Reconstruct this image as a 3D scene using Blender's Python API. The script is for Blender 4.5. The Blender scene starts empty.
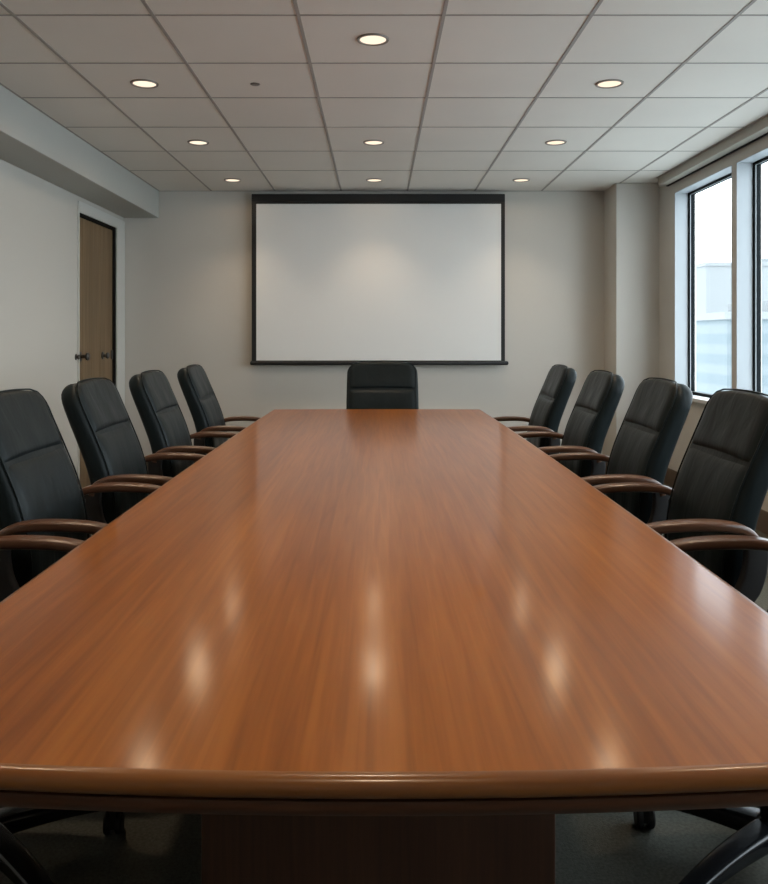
import bpy, bmesh, math, random
from mathutils import Vector, Matrix
random.seed(7)
C = bpy.context.scene.collection
R = math.radians

# ------------------------------------------------------------------ materials
def new_mat(name):
    m = bpy.data.materials.new(name); m.use_nodes = True
    nt = m.node_tree
    return m, nt, nt.nodes, nt.links, nt.nodes['Principled BSDF']

def plain(name, col, rough=0.5, spec=0.5, metal=0.0, bump=0.0, bscale=200.0, var=0.0, vscale=3.0, stretch=(1, 1, 1)):
    m, nt, N, L, p = new_mat(name)
    p.inputs['Base Color'].default_value = (*col, 1)
    p.inputs['Roughness'].default_value = rough
    p.inputs['Specular IOR Level'].default_value = spec
    p.inputs['Metallic'].default_value = metal
    tc = N.new('ShaderNodeTexCoord')
    mp = N.new('ShaderNodeMapping'); mp.inputs['Scale'].default_value = stretch
    L.new(tc.outputs['Object'], mp.inputs['Vector'])
    if var > 0:
        nz = N.new('ShaderNodeTexNoise'); nz.inputs['Scale'].default_value = vscale; nz.inputs['Detail'].default_value = 4
        L.new(mp.outputs['Vector'], nz.inputs['Vector'])
        rp = N.new('ShaderNodeValToRGB')
        rp.color_ramp.elements[0].position = .3; rp.color_ramp.elements[1].position = .7
        rp.color_ramp.elements[0].color = (*[c*(1-var) for c in col], 1)
        rp.color_ramp.elements[1].color = (*[min(1, c*(1+var)) for c in col], 1)
        L.new(nz.outputs['Fac'], rp.inputs['Fac']); L.new(rp.outputs['Color'], p.inputs['Base Color'])
    if bump > 0:
        nb = N.new('ShaderNodeTexNoise'); nb.inputs['Scale'].default_value = bscale; nb.inputs['Detail'].default_value = 3
        L.new(mp.outputs['Vector'], nb.inputs['Vector'])
        b = N.new('ShaderNodeBump'); b.inputs['Strength'].default_value = bump; b.inputs['Distance'].default_value = .002
        L.new(nb.outputs['Fac'], b.inputs['Height']); L.new(b.outputs['Normal'], p.inputs['Normal'])
    return m

def wood(name, dark, mid, light, axis, rough, spec=0.5, coat=0.0, strips=0.0, fine=90.0, swirl=4.0):
    """streaky wood grain along one object axis, optional veneer strips across x"""
    m, nt, N, L, p = new_mat(name)
    tc = N.new('ShaderNodeTexCoord')
    mp = N.new('ShaderNodeMapping')
    sc = [1, 1, 1]; sc[axis] = 0.035
    mp.inputs['Scale'].default_value = sc
    L.new(tc.outputs['Object'], mp.inputs['Vector'])
    n1 = N.new('ShaderNodeTexNoise'); n1.inputs['Scale'].default_value = fine; n1.inputs['Detail'].default_value = 2.5; n1.inputs['Roughness'].default_value = .6
    n2 = N.new('ShaderNodeTexNoise'); n2.inputs['Scale'].default_value = swirl; n2.inputs['Detail'].default_value = 3; n2.inputs['Distortion'].default_value = .6
    n1.inputs['Distortion'].default_value = .4
    L.new(mp.outputs['Vector'], n1.inputs['Vector']); L.new(mp.outputs['Vector'], n2.inputs['Vector'])
    mix = N.new('ShaderNodeMath'); mix.operation = 'MULTIPLY_ADD'
    mix.inputs[1].default_value = .55
    sc2 = N.new('ShaderNodeMath'); sc2.operation = 'MULTIPLY'; sc2.inputs[1].default_value = .45
    L.new(n2.outputs['Fac'], sc2.inputs[0]); L.new(n1.outputs['Fac'], mix.inputs[0]); L.new(sc2.outputs[0], mix.inputs[2])
    src = mix.outputs[0]
    if strips > 0:
        sep = N.new('ShaderNodeSeparateXYZ'); L.new(tc.outputs['Object'], sep.inputs[0])
        dv = N.new('ShaderNodeMath'); dv.operation = 'DIVIDE'; dv.inputs[1].default_value = strips
        L.new(sep.outputs['X' if axis != 0 else 'Y'], dv.inputs[0])
        fl = N.new('ShaderNodeMath'); fl.operation = 'FLOOR'; L.new(dv.outputs[0], fl.inputs[0])
        wn = N.new('ShaderNodeTexWhiteNoise'); wn.noise_dimensions = '1D'; L.new(fl.outputs[0], wn.inputs['W'])
        a = N.new('ShaderNodeMath'); a.operation = 'MULTIPLY_ADD'; a.inputs[1].default_value = .08
        L.new(wn.outputs['Value'], a.inputs[0]); L.new(src, a.inputs[2])
        s = N.new('ShaderNodeMath'); s.operation = 'SUBTRACT'; s.inputs[1].default_value = .04
        L.new(a.outputs[0], s.inputs[0]); src = s.outputs[0]
    rp = N.new('ShaderNodeValToRGB')
    e = rp.color_ramp.elements
    e[0].position = .33; e[0].color = (*dark, 1)
    e[1].position = .68; e[1].color = (*light, 1)
    k = e.new(.5); k.color = (*mid, 1)
    L.new(src, rp.inputs['Fac']); L.new(rp.outputs['Color'], p.inputs['Base Color'])
    p.inputs['Roughness'].default_value = rough
    p.inputs['Specular IOR Level'].default_value = spec
    p.inputs['Coat Weight'].default_value = coat
    p.inputs['Coat Roughness'].default_value = .14
    return m

def leather(name, col):
    m, nt, N, L, p = new_mat(name)
    p.inputs['Base Color'].default_value = (*col, 1)
    p.inputs['Roughness'].default_value = .40
    p.inputs['Specular IOR Level'].default_value = .12
    tc = N.new('ShaderNodeTexCoord')
    mp = N.new('ShaderNodeMapping'); mp.inputs['Scale'].default_value = (1.0, 1.0, .22)
    L.new(tc.outputs['Object'], mp.inputs['Vector'])
    w = N.new('ShaderNodeTexNoise'); w.inputs['Scale'].default_value = 17; w.inputs['Detail'].default_value = 2; w.inputs['Distortion'].default_value = .5
    L.new(mp.outputs['Vector'], w.inputs['Vector'])
    g = N.new('ShaderNodeTexVoronoi'); g.inputs['Scale'].default_value = 420
    L.new(tc.outputs['Object'], g.inputs['Vector'])
    b1 = N.new('ShaderNodeBump'); b1.inputs['Strength'].default_value = .32; b1.inputs['Distance'].default_value = .010
    L.new(w.outputs['Fac'], b1.inputs['Height'])
    b2 = N.new('ShaderNodeBump'); b2.inputs['Strength'].default_value = .12; b2.inputs['Distance'].default_value = .001
    L.new(g.outputs['Distance'], b2.inputs['Height']); L.new(b1.outputs['Normal'], b2.inputs['Normal'])
    L.new(b2.outputs['Normal'], p.inputs['Normal'])
    return m

def emit(name, col, s):
    m = bpy.data.materials.new(name); m.use_nodes = True
    nt = m.node_tree; nt.nodes.clear()
    o = nt.nodes.new('ShaderNodeOutputMaterial'); e = nt.nodes.new('ShaderNodeEmission')
    e.inputs['Color'].default_value = (*col, 1); e.inputs['Strength'].default_value = s
    nt.links.new(e.outputs[0], o.inputs['Surface'])
    return m

def pane_glass(name):
    m = bpy.data.materials.new(name); m.use_nodes = True
    nt = m.node_tree; nt.nodes.clear()
    o = nt.nodes.new('ShaderNodeOutputMaterial')
    t = nt.nodes.new('ShaderNodeBsdfTransparent'); t.inputs['Color'].default_value = (.93, .965, .97, 1)
    g = nt.nodes.new('ShaderNodeBsdfGlossy'); g.inputs['Roughness'].default_value = .02
    lw = nt.nodes.new('ShaderNodeLayerWeight')
    pw = nt.nodes.new('ShaderNodeMath'); pw.operation = 'POWER'; pw.inputs[1].default_value = 5
    f = nt.nodes.new('ShaderNodeMath'); f.operation = 'MULTIPLY_ADD'; f.inputs[1].default_value = .5; f.inputs[2].default_value = .02
    nt.links.new(lw.outputs['Facing'], pw.inputs[0]); nt.links.new(pw.outputs[0], f.inputs[0])
    mx = nt.nodes.new('ShaderNodeMixShader')
    nt.links.new(f.outputs[0], mx.inputs[0]); nt.links.new(t.outputs[0], mx.inputs[1]); nt.links.new(g.outputs[0], mx.inputs[2])
    nt.links.new(mx.outputs[0], o.inputs['Surface'])
    return m

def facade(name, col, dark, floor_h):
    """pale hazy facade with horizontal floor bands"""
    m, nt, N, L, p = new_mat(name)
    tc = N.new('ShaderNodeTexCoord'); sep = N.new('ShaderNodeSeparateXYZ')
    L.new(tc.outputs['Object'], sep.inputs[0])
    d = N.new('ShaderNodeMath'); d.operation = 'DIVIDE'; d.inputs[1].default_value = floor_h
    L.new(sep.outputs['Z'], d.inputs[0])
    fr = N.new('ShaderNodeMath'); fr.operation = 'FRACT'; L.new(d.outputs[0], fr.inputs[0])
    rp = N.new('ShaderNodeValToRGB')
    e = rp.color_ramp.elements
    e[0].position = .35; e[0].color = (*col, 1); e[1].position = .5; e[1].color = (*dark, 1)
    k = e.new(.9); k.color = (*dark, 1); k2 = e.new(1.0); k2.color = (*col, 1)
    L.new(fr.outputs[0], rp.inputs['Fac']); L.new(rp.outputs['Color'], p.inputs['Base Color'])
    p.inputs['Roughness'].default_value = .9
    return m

M = dict(
    wall=plain('wall_paint', (.585, .556, .51), .85, .25, bump=.10, bscale=300),
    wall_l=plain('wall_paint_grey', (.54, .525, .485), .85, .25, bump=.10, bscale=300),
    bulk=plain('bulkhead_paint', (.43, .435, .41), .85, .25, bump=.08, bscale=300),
    pelmet=plain('pelmet_paint', (.44, .42, .37), .7, .3),
    tile=plain('ceiling_tile', (.755, .715, .66), .95, .15, bump=.25, bscale=420, var=.03, vscale=1.3),
    tbar=plain('ceiling_grid_paint', (.36, .335, .305), .7, .3),
    carpet=plain('carpet', (.115, .115, .098), 1.0, .05, bump=1.0, bscale=260, var=.22, vscale=120),
    base=plain('baseboard_brown', (.12, .085, .06), .5, .4, var=.1, vscale=8),
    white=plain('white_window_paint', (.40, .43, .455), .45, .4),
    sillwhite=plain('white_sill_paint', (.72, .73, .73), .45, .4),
    darkframe=plain('dark_window_metal', (.005, .0075, .009), .6, .1),
    jambwhite=plain('white_door_paint', (.60, .60, .57), .55, .4),
    black=plain('black_metal', (.008, .008, .009), .5, .4),
    blackplastic=plain('black_base_gloss', (.012, .013, .015), .22, .5),
    rubber=plain('black_caster', (.008, .008, .008), .55, .4),
    gapshade=plain('gap_shade', (.012, .011, .010), .9, .1),  # near-black colour standing in for shade inside gaps
    screen=plain('screen_fabric', (.76, .76, .75), .9, .1),
    ring=plain('downlight_ring', (.23, .20, .17), .4, .5),
    sprink=plain('sprinkler_metal', (.22, .20, .18), .45, .5, metal=.4),
    chrome=plain('handle_metal', (.10, .095, .09), .35, .5, metal=.8),
    leather=leather('black_leather', (.0085, .0132, .0148)),
    table=wood('table_cherry', (.175, .053, .0080), (.240, .078, .0115), (.310, .108, .018), 1, .30, .06, 0.43, strips=.21, fine=55, swirl=5),
    edge=wood('table_edge_wood', (.125, .044, .010), (.17, .061, .014), (.22, .085, .02), 0, .30, .3, .4, fine=60, swirl=6),
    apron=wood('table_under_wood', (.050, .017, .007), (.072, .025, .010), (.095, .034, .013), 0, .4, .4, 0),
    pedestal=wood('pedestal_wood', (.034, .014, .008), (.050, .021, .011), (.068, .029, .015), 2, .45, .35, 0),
    arm=wood('arm_wood', (.055, .026, .015), (.085, .040, .023), (.125, .060, .034), 0, .28, .5, 0, fine=60),
    door=wood('door_oak', (.125, .080, .040), (.175, .115, .060), (.225, .155, .085), 2, .5, .35, 0, strips=.0, fine=45, swirl=9),
    lens=emit('downlight_lens', (1.0, .83, .64), 1.15),
    glass=pane_glass('window_glass'),
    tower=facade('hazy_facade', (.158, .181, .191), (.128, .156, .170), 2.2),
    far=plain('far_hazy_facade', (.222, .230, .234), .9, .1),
    ground=plain('far_ground', (.55, .58, .58), .9, .1),
)

# ------------------------------------------------------------------ helpers
def finish(name, bm, mat, parent=None, smooth=True, angle=35, bevel=0.0, seg=2):
    bmesh.ops.recalc_face_normals(bm, faces=bm.faces[:])
    me = bpy.data.meshes.new(name); bm.to_mesh(me); bm.free()
    mats = mat if isinstance(mat, (list, tuple)) else [mat]
    for x in mats: me.materials.append(x)
    if smooth:
        me.shade_smooth(); me.set_sharp_from_angle(angle=R(angle))
    o = bpy.data.objects.new(name, me); C.objects.link(o)
    if parent: o.parent = parent
    if bevel > 0:
        b = o.modifiers.new('bevel', 'BEVEL'); b.width = bevel; b.segments = seg; b.limit_method = 'ANGLE'; b.angle_limit = R(40)
    return o

def box(bm, x0, x1, y0, y1, z0, z1):
    vs = [bm.verts.new(p) for p in ((x0,y0,z0),(x1,y0,z0),(x1,y1,z0),(x0,y1,z0),(x0,y0,z1),(x1,y0,z1),(x1,y1,z1),(x0,y1,z1))]
    for f in ((3,2,1,0),(4,5,6,7),(0,1,5,4),(1,2,6,5),(2,3,7,6),(3,0,4,7)):
        bm.faces.new([vs[i] for i in f])

def boxes(name, lst, mat, parent=None, bevel=0.0):
    bm = bmesh.new()
    for b in lst: box(bm, *b)
    return finish(name, bm, mat, parent, smooth=False, bevel=bevel)

def loft(bm, loops, cap=True):
    rows = [[bm.verts.new(p) for p in lp] for lp in loops]
    n = len(rows[0])
    for a, b in zip(rows, rows[1:]):
        for i in range(n):
            j = (i+1) % n
            bm.faces.new((a[i], a[j], b[j], b[i]))
    if cap:
        bm.faces.new(rows[0][::-1]); bm.faces.new(rows[-1])

def lathe(bm, prof, n=24, cx=0, cy=0, cz=0, axis='z'):
    loops = []
    for r, h in prof:
        lp = []
        for i in range(n):
            a = 2*math.pi*i/n
            c, s = r*math.cos(a), r*math.sin(a)
            if axis == 'z': lp.append((cx+c, cy+s, cz+h))
            elif axis == 'x': lp.append((cx+h, cy+c, cz+s))
            else: lp.append((cx+c, cy+h, cz+s))
        loops.append(lp)
    loft(bm, loops)

def rrect(w, h, r, k=4):
    """rounded rectangle loop centred on 0, half sizes w,h"""
    pts = []
    for cx, cy, a0 in ((w-r, h-r, 0), (-w+r, h-r, 90), (-w+r, -h+r, 180), (w-r, -h+r, 270)):
        for i in range(k+1):
            a = R(a0 + 90*i/k)
            pts.append((cx + r*math.cos(a), cy + r*math.sin(a)))
    return pts

def catmull(pts, k=6):
    P = [Vector(p) for p in pts]
    P = [2*P[0]-P[1]] + P + [2*P[-1]-P[-2]]
    out = []
    for i in range(1, len(P)-2):
        for j in range(k):
            t = j/k
            a, b, c, d = P[i-1], P[i], P[i+1], P[i+2]
            out.append(.5*((2*b) + (c-a)*t + (2*a-5*b+4*c-d)*t*t + (3*b-a-3*c+d)*t**3))
    out.append(P[-2])
    return out

def sweep(bm, path, section, side):
    """sweep section(t)->loop [(along side, along normal)] on a path lying in a plane whose normal is `side`"""
    side = Vector(side).normalized(); loops = []
    n = len(path)
    for i, p in enumerate(path):
        tg = (path[min(i+1, n-1)] - path[max(i-1, 0)]).normalized()
        nr = tg.cross(side).normalized()
        loops.append([p + side*a + nr*b for a, b in section(i/(n-1))])
    loft(bm, loops)

def empty(name, loc=(0, 0, 0), rz=0):
    o = bpy.data.objects.new(name, None); C.objects.link(o)
    o.location = loc; o.rotation_euler = (0, 0, rz); o.empty_display_size = .1
    return o

def tag(o, label=None, cat=None, group=None, kind=None):
    if label: o['label'] = label
    if cat: o['category'] = cat
    if group: o['group'] = group
    if kind: o['kind'] = kind
    return o

def struct(o, label=None):
    o['kind'] = 'structure'
    if label: o['label'] = label
    return o

def copy_tree(o, parent=None):
    c = o.copy(); C.objects.link(c)
    if parent: c.parent = parent
    for ch in list(o.children): copy_tree(ch, c)
    return c

# ------------------------------------------------------------------ room
YB, YN = 7.38, -1.6            # back wall, wall behind the camera
XL, XR = -2.297, 2.43          # left wall, window wall
ZC = 2.554                     # ceiling
XBULK, ZBULK = -1.979, 2.31
D0, D1, DT = 6.25, 7.155, 2.19 # door opening

struct(boxes('floor', [(XL-.15, 2.75, YN-.12, YB+.12, -.06, 0)], M['carpet']), 'dark grey green carpet floor')
struct(boxes('wall_back', [(XL-.15, 2.75, YB, YB+.12, 0, ZC+.05)], M['wall']), 'beige back wall behind the projection screen')
struct(boxes('wall_front', [(XL-.15, 2.75, YN-.12, YN, 0, ZC+.05)], M['wall']), 'wall behind the viewpoint')
struct(boxes('wall_left', [(XL-.15, XL, YN, D0, 0, ZC+.05), (XL-.15, XL, D0, D1, DT, ZC+.05), (XL-.15, XL, D1, YB, 0, ZC+.05)], M['wall_l']), 'pale grey left wall with the wooden door')

# ceiling slab + exposed grid
cl = struct(boxes('ceiling', [(XL-.15, 2.75, YN-.12, YB+.12, ZC, ZC+.06)], M['tile']), 'suspended ceiling of square grey tiles')
gx = [-1.50, -.925, -.325, .275, .885, 1.49, 2.09]
gy = [3.358-.61*k for k in range(8, 0, -1)] + [3.358, 3.944, 4.51, 5.14, 5.80, 6.47]
lst = [(x-.0078, x+.0078, YN, YB, ZC-.003, ZC+.004) for x in gx]
lst += [(XBULK, 2.34, y-.0055, y+.0055, ZC-.0022, ZC+.004) for y in gy]
lst += [(XBULK, 2.34, YB-.014, YB, ZC-.003, ZC+.004), (2.322, 2.338, YN, 6.77, ZC-.004, ZC+.004), (XBULK, XBULK+.012, YN, YB, ZC-.003, ZC+.004)]
boxes('ceiling_grid', lst, M['tbar'], cl)

struct(boxes('trim_1', [(XL, XBULK, YN, YB, ZBULK, ZC)], M['bulk'], bevel=.004), 'grey boxed bulkhead along the left side of the ceiling')
struct(boxes('wall_pillar', [(2.06, 2.75, 7.0, YB, 0, ZC)], M['wall'], bevel=.004), 'beige pillar in the far right corner')

# baseboards
def baseboard(name, rects): struct(boxes(name, rects, M['base'], bevel=.003))
baseboard('baseboard_left', [(XL, XL+.014, YN, D0-.02, 0, .14)])
baseboard('baseboard_back', [(XL+.02, 2.06, YB-.014, YB, 0, .14)])
baseboard('baseboard_right', [(XR-.014, XR, YN, 7.0, 0, .14)])
baseboard('baseboard_pillar', [(2.046, 2.06, 6.986, YB-.014, 0, .14), (2.06, XR-.014, 6.986, 7.0, 0, .14)])

# ------------------------------------------------------------------ window wall
Z0, Z1 = .765, 2.405
XO = 2.60
wins = [(6.63-1.14*k-1.065, 6.63-1.14*k) for k in range(6)]  # those nearer the camera are out of view, added for daylight
rect = [(XR, XO, YN, 7.0, 0, Z0-.03), (XR, XO, YN, 7.0, Z1, ZC), (XR, XO, wins[0][1], 7.0, Z0-.03, Z1), (XR, XO, YN, wins[-1][0], Z0-.03, Z1)]
for a, b in zip(wins, wins[1:]): rect.append((XR, XO, b[1], a[0], Z0-.03, Z1))
struct(boxes('wall_right', rect, M['wall']), 'beige window wall on the right')

def win(i, y0, y1):
    w = struct(empty('window_%d' % i, (XR, y0, Z0)))
    L = lambda rs: [(a-XR, b-XR, c-y0, d-y0, e-Z0, f-Z0) for a, b, c, d, e, f in rs]
    t = .004
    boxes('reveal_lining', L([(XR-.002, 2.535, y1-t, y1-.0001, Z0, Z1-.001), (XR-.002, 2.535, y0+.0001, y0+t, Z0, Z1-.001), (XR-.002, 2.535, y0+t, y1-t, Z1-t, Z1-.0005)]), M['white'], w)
    boxes('sill', L([(XR-.035, 2.535, y0-.0375, y1+.0375, Z0-.028, Z0)]), M['sillwhite'], w, bevel=.004)
    # dark outer frame, then a thin pale rail, then the dark glazing bead
    xs0, xs1, f = 2.535, 2.585, .020
    boxes('window_frame', L([(xs0, xs1, y1-f, y1-.0001, Z0, Z1), (xs0, xs1, y0+.0001, y0+f, Z0, Z1), (xs0, xs1, y0+f, y1-f, Z1-f, Z1), (xs0, xs1, y0+f, y1-f, Z0-.028, Z0+.022)]), M['darkframe'], w, bevel=.003)
    ra, rb = 2.5465, 2.5515
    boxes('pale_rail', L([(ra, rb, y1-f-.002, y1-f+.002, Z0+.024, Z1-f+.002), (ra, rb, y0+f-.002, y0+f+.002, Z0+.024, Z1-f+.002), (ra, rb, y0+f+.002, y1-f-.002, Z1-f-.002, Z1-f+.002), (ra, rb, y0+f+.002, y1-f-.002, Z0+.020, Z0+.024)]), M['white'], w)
    boxes('pane', L([(2.5645, 2.5685, y0+f-.004, y1-f+.004, Z0+.018, Z1-f+.004)]), M['glass'], w)
for i, (a, b) in enumerate(wins): win(i+1, a, b)

pel = struct(boxes('trim_2', [(2.338, 2.418, YN, 6.77, 2.486, ZC)], M['pelmet'], bevel=.003), 'beige window pelmet along the ceiling edge')
boxes('shadow_gap', [(2.418, XR, YN, 6.77, 2.486, ZC)], M['gapshade'], pel)  # solid near-black block in place of the shaded gap at the wall
boxes('gap_shade_strip', [(2.405, 2.424, YN, 6.765, 2.481, 2.486)], M['darkframe'], pel)  # thin dark strip painting the shade line under the pelmet

# ------------------------------------------------------------------ door
dr = struct(empty('door_1', (XL, D0, 0)), 'light oak door in white frame on the left wall')
L = lambda rs: [(a-XL, b-XL, c-D0, d-D0, e, f) for a, b, c, d, e, f in rs]
boxes('door_frame', L([(XL, XL+.012, D1, YB-.004, 0, DT+.085), (XL, XL+.012, D0-.016, D0, 0, DT+.085), (XL, XL+.012, D0, D1, DT, DT+.085)]), M['jambwhite'], dr, bevel=.003)
boxes('door_gap_shade', L([(XL-.10, XL-.002, D1-.026, D1, 0, DT), (XL-.10, XL-.002, D0, D1-.026, DT-.024, DT), (XL-.10, XL-.03, D0, D0+.012, 0, DT-.024)]), M['gapshade'], dr)  # near-black strips painting the shade in the gap around the slab
# slab of vertical oak boards
bm = bmesh.new()
n = 5; y = D0+.012; wv = [.15, .22, .17, .22]
edges = [D0+.012, D0+.15, D0+.36, D0+.55, D1-.028]
for a, b in zip(edges, edges[1:]):
    box(bm, -.052, -.022, a-D0+.0008, b-D0-.0008, .008, DT-.026)
box(bm, -.060, -.026, edges[0]-D0, edges[-1]-D0, .008, DT-.026)
finish('door_slab', bm, M['door'], dr, smooth=False, bevel=.0015)
def knob(name, yy, z, r, reach):
    bm = bmesh.new()
    lathe(bm, [(r*1.25, 0), (r*1.25, .006), (r*.45, .009), (r*.45, reach*.55), (r, reach*.68), (r*1.05, reach*.85), (r*.7, reach)], 16, -.022, yy, z, 'x')
    return bm
finish('handle', knob('h', .10, 1.075, .030, .075), M['chrome'], dr)
finish('keyhole_cover', knob('k', .28, 1.078, .014, .012), M['chrome'], dr)
finish('handle', knob('h', .62, 1.072, .026, .055), M['chrome'], dr)
bm = bmesh.new(); box(bm, -.022, -.012, D1-D0-.075, D1-D0-.042, 1.035, 1.115)
finish('strike_plate', bm, M['chrome'], dr, bevel=.003)
bm = bmesh.new(); lathe(bm, [(.024, 0), (.024, .004), (.012, .006), (.012, .018), (.020, .020), (.018, .026)], 16, 0, -.048, 1.075, 'x')
finish('door_stop_knob', bm, M['chrome'], dr)

# ------------------------------------------------------------------ projection screen
SY = 7.30
sc = empty('projection_screen', (0, SY, .973))
tag(sc, 'white projection screen with black borders pulled down in front of the back wall', 'projection screen')
SX0, SX1 = -1.125, 1.149
def S(rs): return [(a, b, c-SY, d-SY, e-.973, f-.973) for a, b, c, d, e, f in rs]
boxes('roller_case', S([(SX0, SX1, SY-.012, YB-.001, 2.440, 2.513)]), M['black'], sc, bevel=.006)
boxes('screen_border', S([(SX0, -1.084, SY, SY+.003, 1.005, 2.47), (1.114, SX1, SY, SY+.003, 1.005, 2.47), (-1.084, 1.114, SY, SY+.003, 2.424, 2.47), (-1.084, 1.114, SY, SY+.003, 1.005, 1.018)]), M['black'], sc)
boxes('screen_surface', S([(-1.084, 1.114, SY+.0005, SY+.0028, 1.018, 2.424)]), M['screen'], sc)
bm = bmesh.new(); lathe(bm, [(.012, SX0-.012), (.018, SX0-.004), (.018, SX1+.02), (.012, SX1+.03)], 16, 0, 0, .022, 'x')
finish('bottom_bar', bm, M['black'], sc)

# ------------------------------------------------------------------ downlights and sprinkler
def downlight_proto():
    root = empty('recessed_downlight')
    bm = bmesh.new()
    prof = [(.062, .0), (.062, -.004), (.066, -.007), (.074, -.006), (.077, -.001), (.077, .0)]
    loops = [[(r*math.cos(2*math.pi*i/40), r*math.sin(2*math.pi*i/40), h) for i in range(40)] for r, h in prof]
    loft(bm, loops, cap=False)
    finish('trim_ring', bm, M['ring'], root)
    bm = bmesh.new(); lathe(bm, [(.0625, .0), (.0625, -.0015), (.045, -.003), (.02, -.0038), (.003, -.004)], 40)
    finish('lens', bm, M['lens'], root)
    return root
proto = downlight_proto()
LX = 1.218
spots = [(-LX, 6.86, 'small round downlight in the left row, farthest, nearest the screen'), (-LX, 5.54, 'round downlight in the left row, the middle one of three'), (-LX, 4.26, 'large looking round downlight in the left row, nearest the bulkhead'),
         (-.022, 6.86, 'round downlight in the middle row, directly above the projection screen'), (-.022, 5.54, 'round downlight in the middle row, second from the screen'), (-.018, 3.63, 'biggest looking downlight, middle row, close to the top edge of the photo'),
         (LX, 6.86, 'small round downlight in the right row, nearest the screen and pillar'), (LX, 5.54, 'round downlight in the right row, the middle one of three'), (LX, 4.26, 'round downlight in the right row, nearest the viewer on the window side')]
beam = bpy.data.lights.new('downlight_and_fill_beam', 'SPOT')
beam.energy = 40; beam.color = (1.0, .76, .52); beam.spot_size = R(112); beam.spot_blend = 1.0; beam.shadow_soft_size = .055
glow = bpy.data.lights.new('downlight_and_fill_glow', 'SPOT')
glow.energy = 5; glow.color = (1.0, .74, .48); glow.spot_size = R(168); glow.spot_blend = .2; glow.shadow_soft_size = .05
soft = beam.copy(); soft.energy = 22; soft.spot_size = R(100); soft.spot_blend = .85
glow_soft = glow.copy(); glow_soft.energy = 2.2
def add_beam(x, y):
    o = bpy.data.objects.new('downlight_and_fill_glow', glow_soft if y > 6 else glow); C.objects.link(o)
    o.location = (x, y, ZC-.012)
    o = bpy.data.objects.new('downlight_and_fill_beam', soft if y > 6 else beam); C.objects.link(o)
    o.location = (x, y, ZC-.012)
    return o
for i, (x, y, lab) in enumerate(spots):
    o = proto if i == 0 else copy_tree(proto)
    o.location = (x, y, ZC); o.scale = (.95, .95, 1)
    tag(o, lab, 'ceiling light', 'recessed ceiling downlights')
    add_beam(x, y)
for x, y in ((-LX, 2.98), (LX, 2.98), (-.02, 1.75), (-LX, 1.7), (LX, 1.7), (0, 0)):  # fill lamps without fixtures, added out of view to even the lighting
    add_beam(x, y)

bm = bmesh.new(); lathe(bm, [(.036, 0), (.036, -.003), (.030, -.006), (.014, -.0075), (.002, -.008)], 24)
sp = finish('sprinkler_head', bm, M['sprink']); sp.location = (-.64, 4.27, ZC); sp.scale = (.72, .72, .8)
tag(sp, 'small grey sprinkler head on a ceiling tile between left and middle downlights', 'sprinkler')

# ------------------------------------------------------------------ table
HW, TY0, TY1, TZ = .703, .884, 5.50, .74
def table_outline(off):
    """rectangle with gently bowed ends, inset by off; counter-clockwise"""
    pts = []
    hw = HW-off
    def side(y):
        return (HW+.009 - .022*((3.6-y)/2.3)**2 if y < 3.6 else HW+.009 - .010*((y-3.6)/1.9)**2) - off
    bow = lambda x: .05*(x/HW)**2
    hn = side(TY0+.05); hf = side(TY1)
    near = [(x, TY0+off+bow(x)) for x in [-hn+2*hn*i/24 for i in range(25)]]
    far = [(x, TY1-off-.02*(x/HW)**2) for x in [hf-2*hf*i/24 for i in range(25)]]
    ys = [near[-1][1] + (far[0][1]-near[-1][1])*k/14 for k in range(1, 14)]
    return near + [(side(y), y) for y in ys] + far + [(-side(y), y) for y in reversed(ys)]
tb = empty('conference_table', (0, 3.2, 0))
tag(tb, 'long glossy cherry wood conference table running down the middle of the room', 'table')
def tl(prof, name, mat, caps=True):
    bm = bmesh.new()
    loops = [[(x, y-3.2, z) for x, y in table_outline(o_)] for o_, z in prof]
    loft(bm, loops)
    return finish(name, bm, mat, tb, angle=50)
tl([(.016, TZ-.026), (.016, TZ)], 'tabletop', M['table'])
# bullnose edge band with a groove and a lower bead
ep = [(.016, TZ)]
for k in range(0, 11):
    a = R(90-180*k/10)
    ep.append((.013-.013*math.cos(a), TZ-.0135+.0135*math.sin(a)))
ep += [(.014, TZ-.0285), (.06, TZ-.0285), (.06, TZ-.027), (.016, TZ-.027)]
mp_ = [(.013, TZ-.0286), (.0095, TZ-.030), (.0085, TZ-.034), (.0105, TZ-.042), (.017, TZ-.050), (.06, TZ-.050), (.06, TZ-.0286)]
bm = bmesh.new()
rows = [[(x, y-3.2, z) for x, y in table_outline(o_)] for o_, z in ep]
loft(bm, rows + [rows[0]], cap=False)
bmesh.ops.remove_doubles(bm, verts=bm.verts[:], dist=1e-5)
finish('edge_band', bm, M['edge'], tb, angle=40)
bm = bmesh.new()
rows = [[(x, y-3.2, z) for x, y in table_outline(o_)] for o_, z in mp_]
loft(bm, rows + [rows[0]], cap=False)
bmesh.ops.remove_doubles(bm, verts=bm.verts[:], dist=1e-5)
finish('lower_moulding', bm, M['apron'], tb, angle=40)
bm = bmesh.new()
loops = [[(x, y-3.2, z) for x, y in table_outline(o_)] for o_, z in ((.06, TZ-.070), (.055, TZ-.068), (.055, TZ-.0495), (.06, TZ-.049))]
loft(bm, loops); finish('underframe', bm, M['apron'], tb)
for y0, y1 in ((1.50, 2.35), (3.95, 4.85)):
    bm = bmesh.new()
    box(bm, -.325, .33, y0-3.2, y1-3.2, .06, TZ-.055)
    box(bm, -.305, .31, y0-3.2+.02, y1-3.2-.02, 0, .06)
    finish('pedestal', bm, M['pedestal'], tb, smooth=False, bevel=.004)

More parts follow.
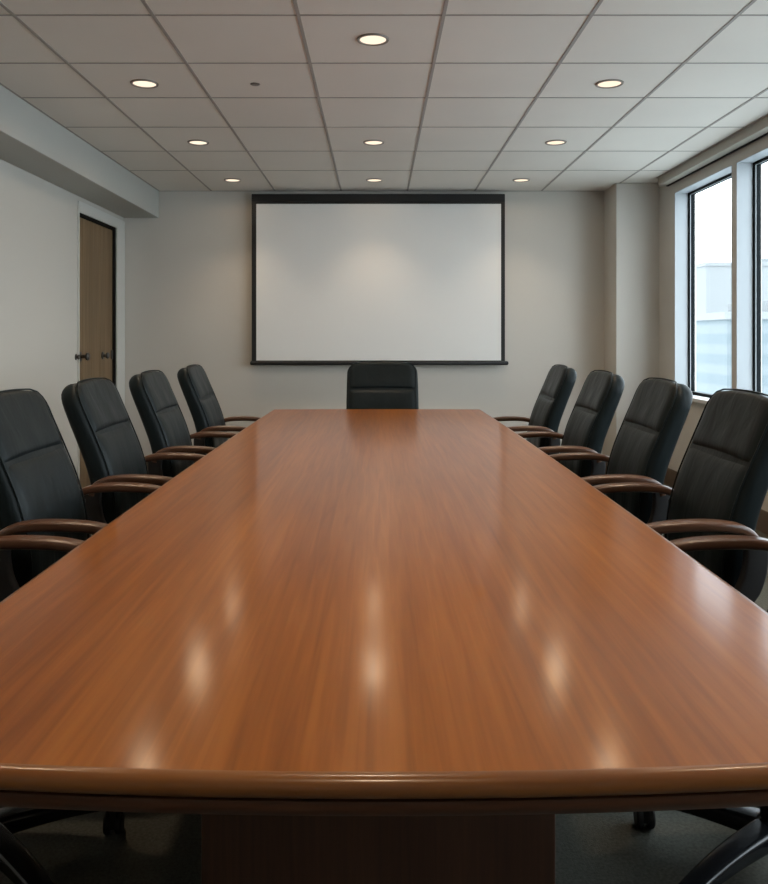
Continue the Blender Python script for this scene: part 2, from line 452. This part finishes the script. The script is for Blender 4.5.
# ------------------------------------------------------------------ chair
WB = .246                      # half width of the back
def lerp_tab(tab, z):
    if z <= tab[0][0]: return tab[0][1]
    for (a, u), (b, v) in zip(tab, tab[1:]):
        if z <= b:
            t = (z-a)/(b-a); return u+(v-u)*t
    return tab[-1][1]
front_path = catmull([(-.135, 0, .40), (-.122, 0, .50), (-.132, 0, .62), (-.160, 0, .73), (-.206, 0, .845), (-.248, 0, .942), (-.288, 0, 1.040)], 12)
alen = [0]
for a, b in zip(front_path, front_path[1:]): alen.append(alen[-1]+(b-a).length)
TOT = alen[-1]
def fp(s):
    """front surface centre point and outward normal at arc length s"""
    s = max(0, min(TOT, s))
    for i in range(len(alen)-1):
        if s <= alen[i+1]+1e-9:
            t = (s-alen[i])/(alen[i+1]-alen[i]); p = front_path[i].lerp(front_path[i+1], t)
            tg = (front_path[min(i+2, len(front_path)-1)]-front_path[max(i-1, 0)]).normalized()
            return p, Vector((tg.z, 0, -tg.x)), tg
S_SEAM = None
for i, p in enumerate(front_path):
    if p.z >= .838: S_SEAM = alen[i]; break

def chair_proto():
    root = empty('office_chair')
    # --- back shell: gusset and rear
    bm = bmesh.new(); loops = []
    NS = 40
    ss = [TOT*i/NS for i in range(NS)] + []
    r = .078
    tail = [TOT - r + r*math.sin(R(a)) for a in (0, 15, 30, 45, 58, 70, 80, 86)]
    ss = [s for s in ss if s < TOT-r-.005] + tail
    for s in ss:
        p, nr, tg = fp(s)
        q = max(0, s-(TOT-r))
        shrink = r - math.sqrt(max(0, r*r-q*q))
        hw = WB - shrink*1.0 - .018*max(0, (.16-s)/.16)
        hw += .004*math.sin(min(1, s/TOT)*math.pi)
        th = .094 - .022*(s/TOT)
        q2 = max(0, s-(TOT-.035)); th2 = th*.5*math.sqrt(max(.02, 1-(q2/.0352)**2))
        cen = p - nr*th*.5
        lp = []
        for a, b in rrect(hw, th2, min(.034, th2*.8, hw*.5), 5):
            arch = .016*(1-(a/WB)**2)*max(0, (s-TOT*.6)/(TOT*.4))
            bow = .006*(a/WB)**2
            v = cen + nr*(b+bow) + tg*arch; lp.append((v.x, a, v.z))
        loops.append(lp)
    loft(bm, loops)
    back = finish('backrest', bm, M['leather'], root, angle=60)
    def edge_pt(s, sg):
        p, nr, tg = fp(s)
        q = max(0, s-(TOT-r)); w = WB-.012 - (r - math.sqrt(max(0, r*r-q*q)))
        return Vector((p.x, sg*w, p.z)) + nr*(.006-.001)
    bm = bmesh.new(); loop = [edge_pt(TOT*.04+(TOT-r*.12-TOT*.04)*i/30, 1) for i in range(31)]
    top = [Vector((v.x, -v.y, v.z)) for v in reversed(loop)]
    tp = []
    for i in range(1, 12):
        y_ = loop[-1].y*(1-2*i/12); p, nr, tg = fp(TOT)
        v = p + nr*(-.004+.006*(y_/WB)**2) + tg*(.016*(1-(y_/WB)**2)-.004); tp.append(Vector((v.x, y_, v.z)))
    pts = loop + tp + top
    lps = []
    for i, p in enumerate(pts):
        tg = (pts[min(i+1, len(pts)-1)]-pts[max(i-1, 0)]).normalized()
        a = tg.cross(Vector((1, 0, .35))).normalized(); b = tg.cross(a)
        lps.append([p + a*.003*math.cos(k*math.pi/4) + b*.003*math.sin(k*math.pi/4) for k in range(8)])
    loft(bm, lps); finish('piping', bm, M['leather'], back, angle=80)
    # --- padded panels
    def panel(name, s0, s1, puff, wob):
        bm = bmesh.new(); nu, nv = 28, 22
        def pos(i, j, back_):
            x = -1+2*i/nu; t = j/nv
            s = s0+(s1-s0)*t
            p, nr, tg = fp(s)
            w = .231 - .010*max(0, (.16-s)/.16)
            q = max(0, s-(TOT-r)); w -= (r - math.sqrt(max(0, r*r-q*q)))*.85
            e = (1-abs(x)**7)*(1-abs(2*t-1)**9)
            arch = .016*(1-x*x)*max(0, (s-TOT*.6)/(TOT*.4))
            bow = .006*(x*w/WB)**2
            d = (-.007 + (puff+.007)*(max(0, e)**.5)) if not back_ else -.02
            d += wob*math.sin(x*9+t*2.2)*e*(.6+.4*math.sin(t*5+x))*(0 if back_ else 1)
            v = p + nr*(d+bow) + tg*arch
            return (v.x, x*w, v.z)
        f = [[bm.verts.new(pos(i, j, False)) for i in range(nu+1)] for j in range(nv+1)]
        b = [[None]*(nu+1) for _ in range(nv+1)]
        for j in range(nv+1):
            for i in range(nu+1):
                b[j][i] = f[j][i] if i in (0, nu) or j in (0, nv) else bm.verts.new(pos(i, j, True))
        for j in range(nv):
            for i in range(nu):
                bm.faces.new((f[j][i], f[j][i+1], f[j+1][i+1], f[j+1][i]))
                q4 = (b[j][i], b[j+1][i], b[j+1][i+1], b[j][i+1])
                if len(set(q4)) == 4 and not all(v in f[j] or v in f[j+1] for v in q4):
                    bm.faces.new(q4)
        return finish(name, bm, M['leather'], back, angle=80)
    panel('head_cushion', S_SEAM-.002, TOT-.004, .014, .0010)
    panel('lumbar_cushion', .05, S_SEAM+.002, .011, .0012)
    # --- seat
    bm = bmesh.new(); loops = []
    for k in range(0, 25):
        t = k/24; u = -.15 + .50*t
        e = math.sqrt(max(.03, 1-(max(0, t-.80)/.203)**2)); e0 = math.sqrt(max(.05, 1-(max(0, .08-t)/.083)**2))
        top = .490 - .012*math.sin(t*math.pi) - .035*(1-e); bot = .375 + .03*(1-e)
        cz = (top+bot)/2; hz = (top-bot)/2*max(.35, e)*max(.5, e0); hy = .255*(.88+.12*e)
        lp = []
        for a, b in rrect(hy, hz, min(.042, hz*.85), 5):
            dome = .010*(1-(a/.255)**2) if b > 0 else 0
            lp.append((u, a, cz+b+dome))
        loops.append(lp)
    loft(bm, loops)
    seat = finish('seat', bm, M['leather'], root, angle=60)
    bm = bmesh.new(); box(bm, -.11, .16, -.09, .09, .335, .385); box(bm, -.08, .10, -.06, .06, .305, .335)
    finish('tilt_mechanism', bm, M['black'], root, smooth=False, bevel=.006)
    bm = bmesh.new(); lathe(bm, [(.036, .07), (.040, .075), (.040, .13), (.030, .135), (.030, .23), (.020, .235), (.020, .31)], 24)
    finish('gas_column', bm, M['blackplastic'], root)
    # --- arms: bent wood loops from the back down to the seat
    path = catmull([(-.186, 0, .628), (-.178, 0, .655), (-.150, 0, .676), (-.10, 0, .687), (-.02, 0, .690), (.08, 0, .684), (.150, 0, .668), (.192, 0, .642), (.206, 0, .600)], 8)
    post = catmull([(.205, 0, .606), (.196, 0, .55), (.16, 0, .47), (.10, 0, .405), (.0, 0, .392), (-.10, 0, .42), (-.165, 0, .50), (-.186, 0, .580), (-.184, 0, .640)], 6)
    for sgn in (1, -1):
        bm = bmesh.new()
        def sec(t):
            mid = math.exp(-((t-.48)/.25)**2)
            return rrect(.021+.006*mid, .0125+.0025*mid, .0105, 4)
        sweep(bm, [p + Vector((0, sgn*.298, -.007)) for p in path], sec, (0, 1, 0))
        arm = finish('armrest', bm, M['arm'], root, angle=60)
        bm = bmesh.new()
        sweep(bm, [p + Vector((0, sgn*.296, 0)) for p in post], lambda t: rrect(.017, .012+.020*max(0, min(1, (t-.5)/.25)), .008, 3), (0, 1, 0))
        sup = finish('arm_support', bm, M['black'], arm, angle=60)
        bm = bmesh.new()
        box(bm, -.02, .10, min(sgn*.20, sgn*.285), max(sgn*.20, sgn*.285), .384, .404)
        finish('arm_bracket', bm, M['black'], arm, smooth=False, bevel=.004)
    # --- five star base
    for k in range(5):
        ang = R(33 + 72*k)
        d = Vector((math.cos(ang), math.sin(ang), 0)); sd = Vector((-math.sin(ang), math.cos(ang), 0))
        bm = bmesh.new()
        pth = catmull([d*.015+Vector((0, 0, .108)), d*.08+Vector((0, 0, .108)), d*.17+Vector((0, 0, .103)), d*.25+Vector((0, 0, .092)), d*.316+Vector((0, 0, .078))], 5)
        sweep(bm, pth, lambda t: rrect(.033-.010*t, .024-.010*t, .0125-.002*t, 4), sd)
        leg = finish('base_leg', bm, M['blackplastic'], root, angle=60)
        bm = bmesh.new()
        cx, cy = d.x*.300, d.y*.300
        tmp = bmesh.new()
        for s_ in (-1, 1):
            lathe(tmp, [(.008, s_*.006), (.025, s_*.006), (.0275, s_*.010), (.0275, s_*.018), (.024, s_*.022), (.006, s_*.022)], 20, 0, 0, .0275, 'y')
        box(tmp, -.020, .020, -.0065, .0065, .020, .058)
        lathe(tmp, [(.012, .045), (.012, .070)], 12)
        tmp.transform(Matrix.Translation((cx, cy, 0)) @ Matrix.Rotation(R(90+(8, 62, -40, 25, -6)[k]), 4, 'Z'))
        finish('caster', tmp, M['rubber'], leg)
    return root

chair = chair_proto()
HX = .90
ycs = [5.13, 4.23, 3.40, 2.63, 1.84]
placement = []
words = ['farthest from viewer, nearest the screen', 'second from the screen', 'third from the screen', 'fourth from screen, second nearest the viewer', 'nearest the viewer, mostly cut off']
placement = []
for k, y in enumerate(ycs):
    placement.append((-HX+[.03, .012, 0, 0, 0][k], y, 0, 'black chair left of table, ' + words[k]))
for k, y in enumerate(ycs):
    placement.append((HX-[.03, .015, 0, 0, 0][k], y, math.pi, 'black chair right of table, ' + words[k]))
placement.append((.04, 5.775, -math.pi/2, 'black leather chair at the head of the table facing the viewer below the screen'))
for i, (x, y, rz, lab) in enumerate(placement):
    o = chair if i == 0 else copy_tree(chair)
    o.location = (x, y, 0); o.rotation_euler = (0, 0, rz)
    if i == 10: o.scale = (1, 1.06, 1)
    tag(o, lab, 'chair', 'black leather chairs around the conference table')

# ------------------------------------------------------------------ outside
def building(name, lab, x, y, w, d, ztop, zbot, mat):
    bt = empty(name, (x, y, zbot)); tag(bt, lab, 'building')
    bm = bmesh.new(); box(bm, -w/2, w/2, -d/2, d/2, 0, ztop-zbot); finish('facade', bm, mat, bt, smooth=False)
    bm = bmesh.new(); box(bm, -w/2-.3, w/2+.3, -d/2-.3, d/2+.3, ztop-zbot, ztop-zbot+.8); box(bm, -w/5, w/8, -d/4, d/4, ztop-zbot+.8, ztop-zbot+2.2)
    finish('roof', bm, M['far'], bt, smooth=False)
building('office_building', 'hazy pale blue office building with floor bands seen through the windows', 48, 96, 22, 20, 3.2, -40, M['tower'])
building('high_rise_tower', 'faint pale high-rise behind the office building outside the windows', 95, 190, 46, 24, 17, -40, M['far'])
struct(boxes('ground_outside', [(4, 500, -200, 600, -41, -40)], M['ground']))

# ------------------------------------------------------------------ world, camera
w = bpy.data.worlds.new('sky'); bpy.context.scene.world = w; w.use_nodes = True
nt = w.node_tree; bg = nt.nodes['Background']
tc = nt.nodes.new('ShaderNodeTexCoord'); sep = nt.nodes.new('ShaderNodeSeparateXYZ'); rp = nt.nodes.new('ShaderNodeValToRGB')
nt.links.new(tc.outputs['Generated'], sep.inputs[0]); nt.links.new(sep.outputs['Z'], rp.inputs['Fac'])
e = rp.color_ramp.elements
e[0].position = 0; e[0].color = (.88, .94, 1, 1); e[1].position = .5; e[1].color = (.87, .93, 1, 1)
nt.links.new(rp.outputs['Color'], bg.inputs['Color']); bg.inputs['Strength'].default_value = 5.6
cam = bpy.data.cameras.new('camera'); co = bpy.data.objects.new('camera', cam); C.objects.link(co)
co.location = (0, 0, 1.22); co.rotation_euler = (R(90), 0, 0)
cam.sensor_fit = 'VERTICAL'; cam.sensor_height = 24; cam.lens = 24*813/884
cam.shift_x = (384-377)/884; cam.shift_y = -(442-338)/884
cam.clip_start = .02; cam.clip_end = 1000
bpy.context.scene.camera = co
vs = bpy.context.scene.view_settings
vs.view_transform = 'Standard'; vs.look = 'None'; vs.exposure = .12; vs.gamma = 1
